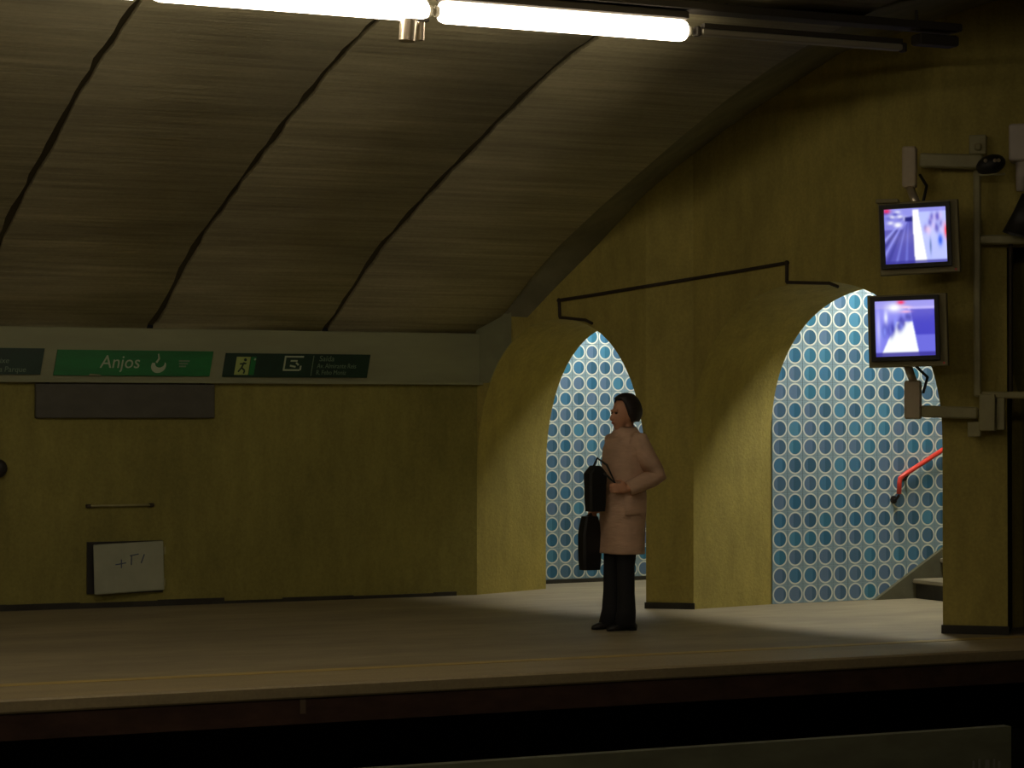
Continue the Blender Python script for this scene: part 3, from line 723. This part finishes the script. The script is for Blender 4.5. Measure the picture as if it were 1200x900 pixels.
# ------------------------------------------------------------------ monitors
def canvas(): 
    h_, w_ = 92, 112
    v, u = np.mgrid[0:h_, 0:w_]; return np.zeros((h_, w_, 3)), u/(w_-1.0), v/(h_-1.0)
def lay(im, mask, col, a=1.0):
    k = (np.clip(mask, 0, 1)*a)[..., None]; im[:] = im*(1-k)+np.array(col)*k
def blob(u, v, cu, cv, ru, rv): return np.exp(-(((u-cu)/ru)**2+((v-cv)/rv)**2))
def blur(im, n):
    for _ in range(n):
        for ax_ in (0, 1):
            p = np.concatenate([im.take([0], ax_), im, im.take([-1], ax_)], ax_)
            m_ = im.shape[ax_]; im = .25*p.take(range(0, m_), ax_)+.5*p.take(range(1, m_+1), ax_)+.25*p.take(range(2, m_+2), ax_)
    return im
def picture1():                              # tracks on the left, crowded platform on the right
    im, u, v = canvas(); rr = random.Random(3)
    im[:] = (.24, .23, .62)
    vx, vy = .40, .90
    t = np.clip((vy-v)/vy, 0, 1)
    for k0, wd_, col in ((-.62, .05, (.55, .58, .98)), (-.50, .03, (.12, .12, .42)), (-.40, .035, (.5, .52, .95)), (-.30, .03, (.16, .16, .5)), (-.18, .02, (.40, .42, .85)), (-.05, .02, (.36, .38, .82))):
        lay(im, np.exp(-((u-(vx+k0*t*1.25))/(wd_*(t+.12)))**2), col, .85)
    lay(im, ((u < vx+.06-.42*t*1.25) & (v > .62)).astype(float), (.50, .50, .92), .7)
    lay(im, (v > .86).astype(float), (.48, .48, .88))
    for k in range(12): lay(im, blob(u, v, rr.uniform(.02, .33), rr.uniform(.68, .98), .05, .03), (.95, .95, 1) if k % 3 else (.2, .2, .65), .9)
    lay(im, ((u > .34) & (u < .50) & (v > .76) & (v < .84)).astype(float), (.06, .06, .34))
    xr = vx+.06+.02*t
    plat = (u > xr) & (v < .93); lay(im, plat.astype(float), (.66, .70, 1.0))
    lay(im, ((u > xr) & (u < xr+.10+.10*t) & (v < .97)).astype(float), (1.0, 1.0, 1.0))
    for k in range(16):
        cu_ = rr.uniform(.62, .97); lay(im, blob(u, v, cu_, rr.uniform(.55, .85), .03, .07), (.24, .22, .66) if k % 2 else (.80, .70, .95), .8)
    lay(im, blob(u, v, .90, .40, .035, .10), (.04, .20, .85)); lay(im, blob(u, v, .74, .30, .014, .14), (.12, .22, .45), .8)
    lay(im, blob(u, v, .70, .60, .05, .06), (.95, .72, .85), .7)
    lay(im, blob(u, v, 1.0, .56, .03, .12), (1.0, .06, .1)); lay(im, blob(u, v, .04, .97, .06, .04), (.9, .1, .25))
    lay(im, (v < .05).astype(float), (.16, .15, .5), .8)
    return blur(im, 2)
def picture2():                              # bright platform floor, queue on the left, dark track on the right
    im, u, v = canvas(); rr = random.Random(5)
    im[:] = (.42, .42, .90)
    xb = .62+(.72-v)*.17
    lay(im, (u > xb).astype(float), (.20, .19, .70)); lay(im, ((u > xb) & (v < .38)).astype(float), (.36, .36, .86), .8)
    lay(im, (v > .86).astype(float), (.52, .50, .90)); lay(im, ((v > .84) & (v < .88) & (u > .55)).astype(float), (.75, .7, 1), .7)
    lay(im, blob(u, v, .33, .88, .13, .08), (1, 1, 1)); lay(im, blob(u, v, .18, .70, .03, .12), (.9, .92, 1))
    fl_ = ((u < xb-.01) & (u > .10+np.clip(v-.05, 0, 1)*.45) & (v < .62)).astype(float); lay(im, fl_, (.98, 1.0, 1.0))
    for k in range(18):
        q = k/17.0; lay(im, blob(u, v, .10+.48*q+rr.uniform(-.03, .03), .40+.28*q+rr.uniform(-.05, .05), .035, .11-.04*q), (.16, .15, .58) if k % 3 else (.45, .5, .95), .85)
    lay(im, blob(u, v, .52, .88, .09, .02), (1.0, .75, .85)); lay(im, blob(u, v, .52, .80, .09, .018), (1.0, .65, .8)); lay(im, blob(u, v, .44, .97, .06, .035), (1.0, .1, .25))
    lay(im, blob(u, v, .05, .5, .03, .3), (.75, .75, 1), .8)
    lay(im, (v < .07).astype(float), (.16, .14, .5), .9)
    return blur(im, 2)
def monitor(name, label, corners, off, paint, case):
    """corners: screen tl, tr, br, bl; case: outer housing margins in metres (left, top, right, bottom)"""
    tl_, tr_, br_, bl_ = [on_pier(x, y, off) for x, y in corners]
    c = (tl_+tr_+br_+bl_)/4; ax = (tr_-tl_)/2+(br_-bl_)/2; ay = (tl_-bl_)/2+(tr_-br_)/2
    W, H = np.linalg.norm(ax), np.linalg.norm(ay); ax /= W
    nz = np.cross(ax, ay); nz /= np.linalg.norm(nz)
    if nz@(CE-c) < 0: nz = -nz
    # the pair tips forward a little
    ay = np.cross(nz, ax) if (np.cross(nz, ax)[2] > 0) else -np.cross(nz, ax)
    root = empty(name, c-nz*.2); tag(root, label, 'monitor', 'platform monitors')
    L = lambda x, y, z: c+ax*x+ay*y+nz*z
    # picture tube face
    pic = paint()**1.7; nu, nv = pic.shape[1]-1, pic.shape[0]-1; V, F, CL = [], [], []
    for j in range(nv+1):
        for i in range(nu+1):
            u, v = i/nu, j/nv; V.append(tuple(L((u-.5)*W, (v-.5)*H, .004-.012*((u-.5)**2+(v-.5)**2)*2)))
            CL.append(pic[j, i])
    for j in range(nv):
        for i in range(nu): a = j*(nu+1)+i; F.append((a, a+1, a+nu+2, a+nu+1))
    sc = MB(); sc.v = V; sc.f = F; so = sc.build('screen', 'screen', root, smooth=True)
    at = so.data.color_attributes.new('picture', 'FLOAT_COLOR', 'POINT')
    for i, q in enumerate(CL): at.data[i].color = (*q, 1)
    # black bezel ring
    bz = MB(); bw_ = .032
    ri, ro = [], []
    for sx_, sy_ in ((-1, -1), (1, -1), (1, 1), (-1, 1)):
        ri.append((sx_*W/2, sy_*H/2)); ro.append((sx_*(W/2+bw_), sy_*(H/2+bw_)))
    for zz in (0.0,):
        vs = [L(*p, .002) for p in ri]+[L(p[0]*1.01, p[1]*1.01, .022) for p in ri]+[L(*p, .022) for p in ro]+[L(*p, -.03) for p in ro]
        fs = []
        for k in range(3):
            for i in range(4): fs.append((k*4+i, k*4+(i+1) % 4, k*4+4+(i+1) % 4, k*4+4+i))
        bz.add(vs, fs)
    bz.build('bezel', 'dark', root)
    # housing: deep cream shell tapering to the back
    l, t, r_, b_ = case
    x0, x1, y0, y1 = -W/2-l, W/2+r_, -H/2-b_, H/2+t
    def ring(k, z): 
        mx, my = (x0+x1)/2, (y0+y1)/2
        pts = [(x0, y0), (x1, y0), (x1, y1), (x0, y1)]
        return [L(mx+(p[0]-mx)*k, my+(p[1]-my)*k, z) for p in pts]
    hs = MB().loft([ring(.98, -.022), ring(1.0, -.032), ring(1.0, -.10), ring(.86, -.2), ring(.6, -.30)])
    hs.build('housing', 'shell', root)
    MB().box(L(x1-.03, y0+.02, -.024), (.014, .014, .014), ax=[ax, ay, nz]).build('power_lamp', 'red', root)
    return root, L, (x0, x1, y0, y1)
MO = .46
m1, L1, b1_ = monitor('crt_monitor', 'upper small monitor showing tracks and a crowded platform in blue', [(1034, 246), (1106, 242), (1112, 306), (1040, 310)], MO, picture1, (.045, .05, .085, .075))
m2, L2, b2_ = monitor('crt_monitor', 'lower small monitor showing a bright platform floor in blue', [(1022, 354), (1092, 351), (1099, 416), (1030, 418)], MO, picture2, (.055, .045, .085, .075))
MB().box(L1(-.19, b1_[3]+.012, -.05), (.16, .10, .03), ax=[U3, N3, Z3], bev=.006).build('top_plate', 'shell', m1)
for L_, m_, yy, tgt in ((L1, m1, b1_[3], on_pier(1066, 219, OFF)), (L2, m2, b2_[2], on_pier(1070, 446, OFF))):
    MB().tube([L_(-.0, yy, -.14), tgt], .03, 12).build('swivel', 'metalcan', m_, smooth=True)
MB().tube([on_pier(1078, 205, .12), on_pier(1086, 218, .2), L1(.05, b1_[3], -.12)], .011, 8).build('cable', 'dark', m1, smooth=True)
MB().tube([on_pier(1082, 460, .12), on_pier(1087, 442, .2), L2(.06, b2_[2], -.12)], .011, 8).build('cable', 'dark', m2, smooth=True)

# ------------------------------------------------------------------ the person waiting on the platform
PB = on_z(722, 738); pf = np.array((-.97, -.05)); pf /= np.linalg.norm(pf); pang = math.atan2(pf[1], pf[0])
# local frame: +x forward (to the picture's left), +y the side turned to the camera, z up
body = MB()
def limb(pts, rs, n=12): body.tube(pts, rs, n); [body.ball(p, r, 10, 6) for p, r in zip(pts, rs)]
HX = -.068
body.ball((HX-.01, 0, 1.585), (.098, .076, .112), 18, 12)               # skull
body.ball((HX+.035, 0, 1.535), (.062, .058, .085), 16, 10)              # face
body.ball((HX+.05, 0, 1.475), (.034, .036, .026), 12, 8)                # chin
body.tube([(HX+.088, 0, 1.572), (HX+.108, 0, 1.535)], [.010, .016], 8); body.ball((HX+.106, 0, 1.533), .016, 8, 6)   # nose
for s in (-1, 1):
    body.ball((HX-.012, s*.076, 1.555), (.020, .010, .032), 10, 6)       # ears
    body.ball((HX+.085, s*.026, 1.592), (.014, .026, .009), 8, 6)        # brow
body.ball((HX+.088, 0, 1.503), (.014, .026, .012), 8, 6)
limb([(HX-.02, 0, 1.50), (HX-.025, 0, 1.40)], [.052, .058])
tor = [(-.07, 1.42, .07, .13), (-.075, 1.36, .10, .17), (-.07, 1.22, .115, .165), (-.06, 1.05, .10, .14), (-.055, .92, .115, .165), (-.05, .82, .11, .165)]
body.loft([[(cx_+a*math.cos(t), b*math.sin(t), z) for t in np.linspace(0, 2*math.pi, 20, endpoint=False)] for cx_, z, a, b in tor])
LA = [(-.085, .165, 1.36), (-.215, .225, 1.12), (.01, .195, 1.03)]     # camera-side arm, elbow drawn back
RA = [(-.085, -.165, 1.36), (-.12, -.215, 1.10), (.05, -.20, .91)]     # far arm carrying the bag
def hand(wr, d, down):
    d = np.array(d, float); d /= np.linalg.norm(d); dn = np.array(down, float); dn -= d*(dn@d); dn /= np.linalg.norm(dn); sd = np.cross(d, dn)
    wr = np.array(wr, float); pc0 = wr+d*.045
    body.ball(pc0, (.05, .018, .04), 12, 8, ax=[d, sd, dn])
    for k, (o_, ln) in enumerate(((-.030, .066), (-.010, .074), (.010, .070), (.030, .056))):
        k0 = wr+d*.083+dn*o_; inn = sd*(-.7)+d*.55; inn /= np.linalg.norm(inn)
        k1 = k0+(d*.75+inn*.4)*ln*.42; k2 = k1+inn*ln*.38; k3 = k2+(inn*.5-d*.8)*ln*.30
        limb([k0, k1, k2, k3], [.0095, .009, .0085, .0075], 8)
    t0 = wr+d*.03-dn*.036; t1 = t0-dn*.022+d*.026-sd*.012; t2 = t1+d*.026-sd*.018
    limb([t0, t1, t2], [.012, .0105, .009], 8)
    return pc0
for A_, rr_ in ((LA, (.05, .042, .028)), (RA, (.05, .042, .028))): limb([np.array(p) for p in A_], list(rr_))
lh = hand(LA[2], (.95, -.22, .05), (0, .1, -1)); rh = hand(RA[2], (.45, .05, -.9), (.9, 0, .3))
LLg = [(-.055, .085, .84), (-.03, .088, .46), (-.035, .088, .09)]; RLg = [(-.05, -.075, .84), (-.01, -.07, .46), (.0, -.07, .09)]
for Lg in (LLg, RLg):
    limb([np.array(p) for p in Lg], [.085, .058, .038]); a = np.array(Lg[2]); limb([a, a+np.array((.05, 0, -.055))], [.034, .02])
def person_part(mb, nm, m, parent, smooth=True):
    me = bpy.data.meshes.new(nm); me.from_pydata(mb.v, [], mb.f); me.update()
    import bmesh
    bmm = bmesh.new(); bmm.from_mesh(me); bmesh.ops.recalc_face_normals(bmm, faces=bmm.faces); bmm.to_mesh(me); bmm.free()
    me.materials.append(M[m])
    if smooth:
        for p in me.polygons: p.use_smooth = True
    o = bpy.data.objects.new(nm, me); COL.objects.link(o); o.parent = parent
    return o
per = person_part(body, 'person', 'skin', None)
per.location = (PB[0], PB[1], 0); per.rotation_euler = (0, 0, pang)
rm = per.modifiers.new('one skin', 'REMESH'); rm.mode = 'VOXEL'; rm.voxel_size = .0065; rm.use_smooth_shade = True
sm = per.modifiers.new('soften', 'SMOOTH'); sm.iterations = 4; sm.factor = .5
tag(per, 'person in a knee-length beige coat and black trousers waiting on the platform, facing left', 'person')
# coat
def ell(cx_, z, a, b, n=28, p=2.4, wob=0):
    out = []
    for i in range(n):
        t = 2*math.pi*i/n; ct, s_t = math.cos(t), math.sin(t)
        k = 1+wob*math.sin(5*t+z*9)+wob*.6*math.sin(9*t-z*14)
        out.append((cx_+a*k*math.copysign(abs(ct)**(2/p), ct), b*k*math.copysign(abs(s_t)**(2/p), s_t), z))
    return out
prof = [(.555, -.05, .142, .205, .03), (.60, -.05, .140, .203, .03), (.75, -.052, .142, .205, .022), (.90, -.058, .143, .205, .015), (1.03, -.064, .138, .19, .012), (1.12, -.068, .138, .19, .012), (1.22, -.073, .142, .198, .01), (1.32, -.08, .132, .212, .006), (1.385, -.085, .112, .195, 0), (1.425, -.088, .088, .14, 0), (1.445, -.088, .072, .092, 0)]
coat = MB(); dense_p = []
for a, b in zip(prof[:-1], prof[1:]):
    for i in range(3): t = i/3; dense_p.append(tuple(a[j]+(b[j]-a[j])*t for j in range(5)))
dense_p.append(prof[-1])
coat.loft([ell(q[1], q[0], q[2], q[3], wob=q[4]) for q in dense_p], caps=False)
co = person_part(coat, 'coat', 'coat', per); so_ = co.modifiers.new('cloth', 'SOLIDIFY'); so_.thickness = .008
def sleeve(A_, cuff):
    A_ = [np.array(p, float) for p in A_]; s0 = A_[0]+np.array((0, 0, .015)); w_ = A_[2]
    pts = [s0+(np.array((0, -A_[0][1]*.25, .02))), s0, A_[0]*.6+A_[1]*.4, A_[1]*.85+A_[0]*.15, A_[1], A_[1]*.8+w_*.2, A_[1]*.4+w_*.6, w_*.98+A_[1]*.02]
    m_ = MB().tube(pts, [.05, .078, .074, .070, .070, .066, .060, .056], 16)
    o = person_part(m_, 'sleeve', 'coat', co)
    return o
sleeve(LA, 0); sleeve(RA, 0)
col_ = MB().loft([ell(-.085, 1.41, .088, .115), ell(-.084, 1.455, .074, .084), ell(-.082, 1.475, .071, .077), ell(-.083, 1.45, .083, .098), ell(-.083, 1.40, .108, .15)], caps=False)
person_part(col_, 'collar', 'coat', co)
pk = MB().box((-.02, .207, .86), (.13, .012, .045), bev=.004); person_part(pk, 'pocket_flap', 'coat', co)
# trousers
for Lg in (LLg, RLg):
    a, b, c_ = [np.array(p, float) for p in Lg]
    m_ = MB().tube([a, a*.5+b*.5, b, b*.5+c_*.5, c_+np.array((.0, 0, .05)), c_+np.array((.016, 0, -.058))], [.095, .080, .066, .064, .070, .080], 16)
    person_part(m_, 'trouser_leg', 'trousers', per)
    f_ = np.array((c_[0], c_[1], 0))
    sh = MB(); secs = [(-.075, .028, .05), (-.05, .036, .075), (.0, .039, .085), (.06, .041, .062), (.115, .040, .045), (.15, .028, .032), (.162, .010, .022)]
    sh.loft([[f_+np.array((x_, w_*math.cos(t), .002+max(0, h_*(.5+.5*math.sin(t))))) for t in np.linspace(0, 2*math.pi, 14, endpoint=False)] for x_, w_, h_ in secs])
    so2 = person_part(sh, 'shoe', 'shoe', per)
    person_part(MB().box(f_+np.array((-.045, 0, .008)), (.055, .06, .016), bev=.003), 'heel', 'shoe', so2)
# hair, short and swept back
hr_ = MB()
rows = []
for i in range(10):
    el = math.radians(-38+i*14)
    row = []
    for j in range(24):
        t = 2*math.pi*j/24; ct = math.cos(t)
        # leave the face free: hairline rises at the front
        lim = math.radians(-38) if ct < .1 else math.radians(-38+min(1, (ct-.1)/.5)*80)
        e = max(el, lim)
        k = 1+.03*math.sin(7*t+i)
        row.append((HX-.018+.116*k*math.cos(e)*ct, .094*k*math.cos(e)*math.sin(t), 1.592+.126*math.sin(e)))
    rows.append(row)
hr_.loft(rows, caps=False); hr_.f.append(tuple(len(hr_.v)-24+j for j in range(24)))
ho = person_part(hr_, 'hair', 'hair', per)
hs_ = ho.modifiers.new('volume', 'SOLIDIFY'); hs_.thickness = .014; hs_.offset = 0
for s in (-1, 1):
    person_part(MB().ball((HX+.082, s*.028, 1.575), (.010, .014, .008), 8, 6), 'eye', 'eye', per)
person_part(MB().ball((HX+.094, 0, 1.503), (.008, .022, .008), 8, 6), 'mouth', 'lip', per)
# bags: world-placed, held by the person but things of their own
Rz = Matrix.Rotation(pang, 4, 'Z'); Tw = Matrix.Translation((PB[0], PB[1], 0)) @ Rz
def held(mb): mb.v = [tuple(Tw @ Vector(p)) for p in mb.v]; return mb
bag = empty('tote_bag', Tw @ Vector((.135, -.15, .43))); tag(bag, 'tall black tote bag hanging low in front of the waiting person', 'bag')
def bagbody(cx_, cy_, z0, z1, wx_, wy_, tw_=.8):
    rg = []
    for i in range(7):
        t = i/6; k = (1-.12*abs(2*t-1)**3); ww = wx_*(1 if t < .7 else 1-(t-.7)*(1-tw_)/.3)
        rg.append([(cx_+p[0]-cx_, p[1], p[2]) for p in [(cx_+q[0], cy_+q[1], z0+(z1-z0)*t) for q in [(a*ww/2*k, b*wy_/2*k) for a, b in ((-1, -.7), (-.8, -1), (.8, -1), (1, -.7), (1, .7), (.8, 1), (-.8, 1), (-1, .7))]]])
    return MB().loft(rg)
tcx, tcy = .135, -.15
held(bagbody(tcx, tcy, .43, .82, .155, .11, .75)).build('body', 'bag', bag)
gr_ = np.array(rh)+np.array((.03, 0, -.03))
for s in (-.03, .03):
    held(MB().tube([(tcx-.04, tcy+s, .80), (gr_[0]+.012, gr_[1]+.01, gr_[2]-.008), (gr_[0]+.01, gr_[1]+.02, gr_[2]-.004), (tcx+.04, tcy+s, .80)], .009, 8)).build('handle', 'bag', bag)
sb = empty('shoulder_bag', Tw @ Vector((.195, .04, .87))); tag(sb, 'soft black handbag held up against the front of the beige coat', 'bag')
held(bagbody(.195, .04, .865, 1.19, .14, .11, .3)).build('body', 'bag', sb)
held(bagbody(.195, .04, 1.03, 1.195, .145, .12, .3)).build('flap', 'bag', sb)
lhp = np.array(lh)
held(MB().tube([(.215, .04, 1.18), (.20, .08, 1.25), (.15, .13, 1.20), tuple(lhp+np.array((.045, -.02, .035))), (.14, .12, 1.12), (.175, .06, 1.17)], .009, 8)).build('strap', 'bag', sb)
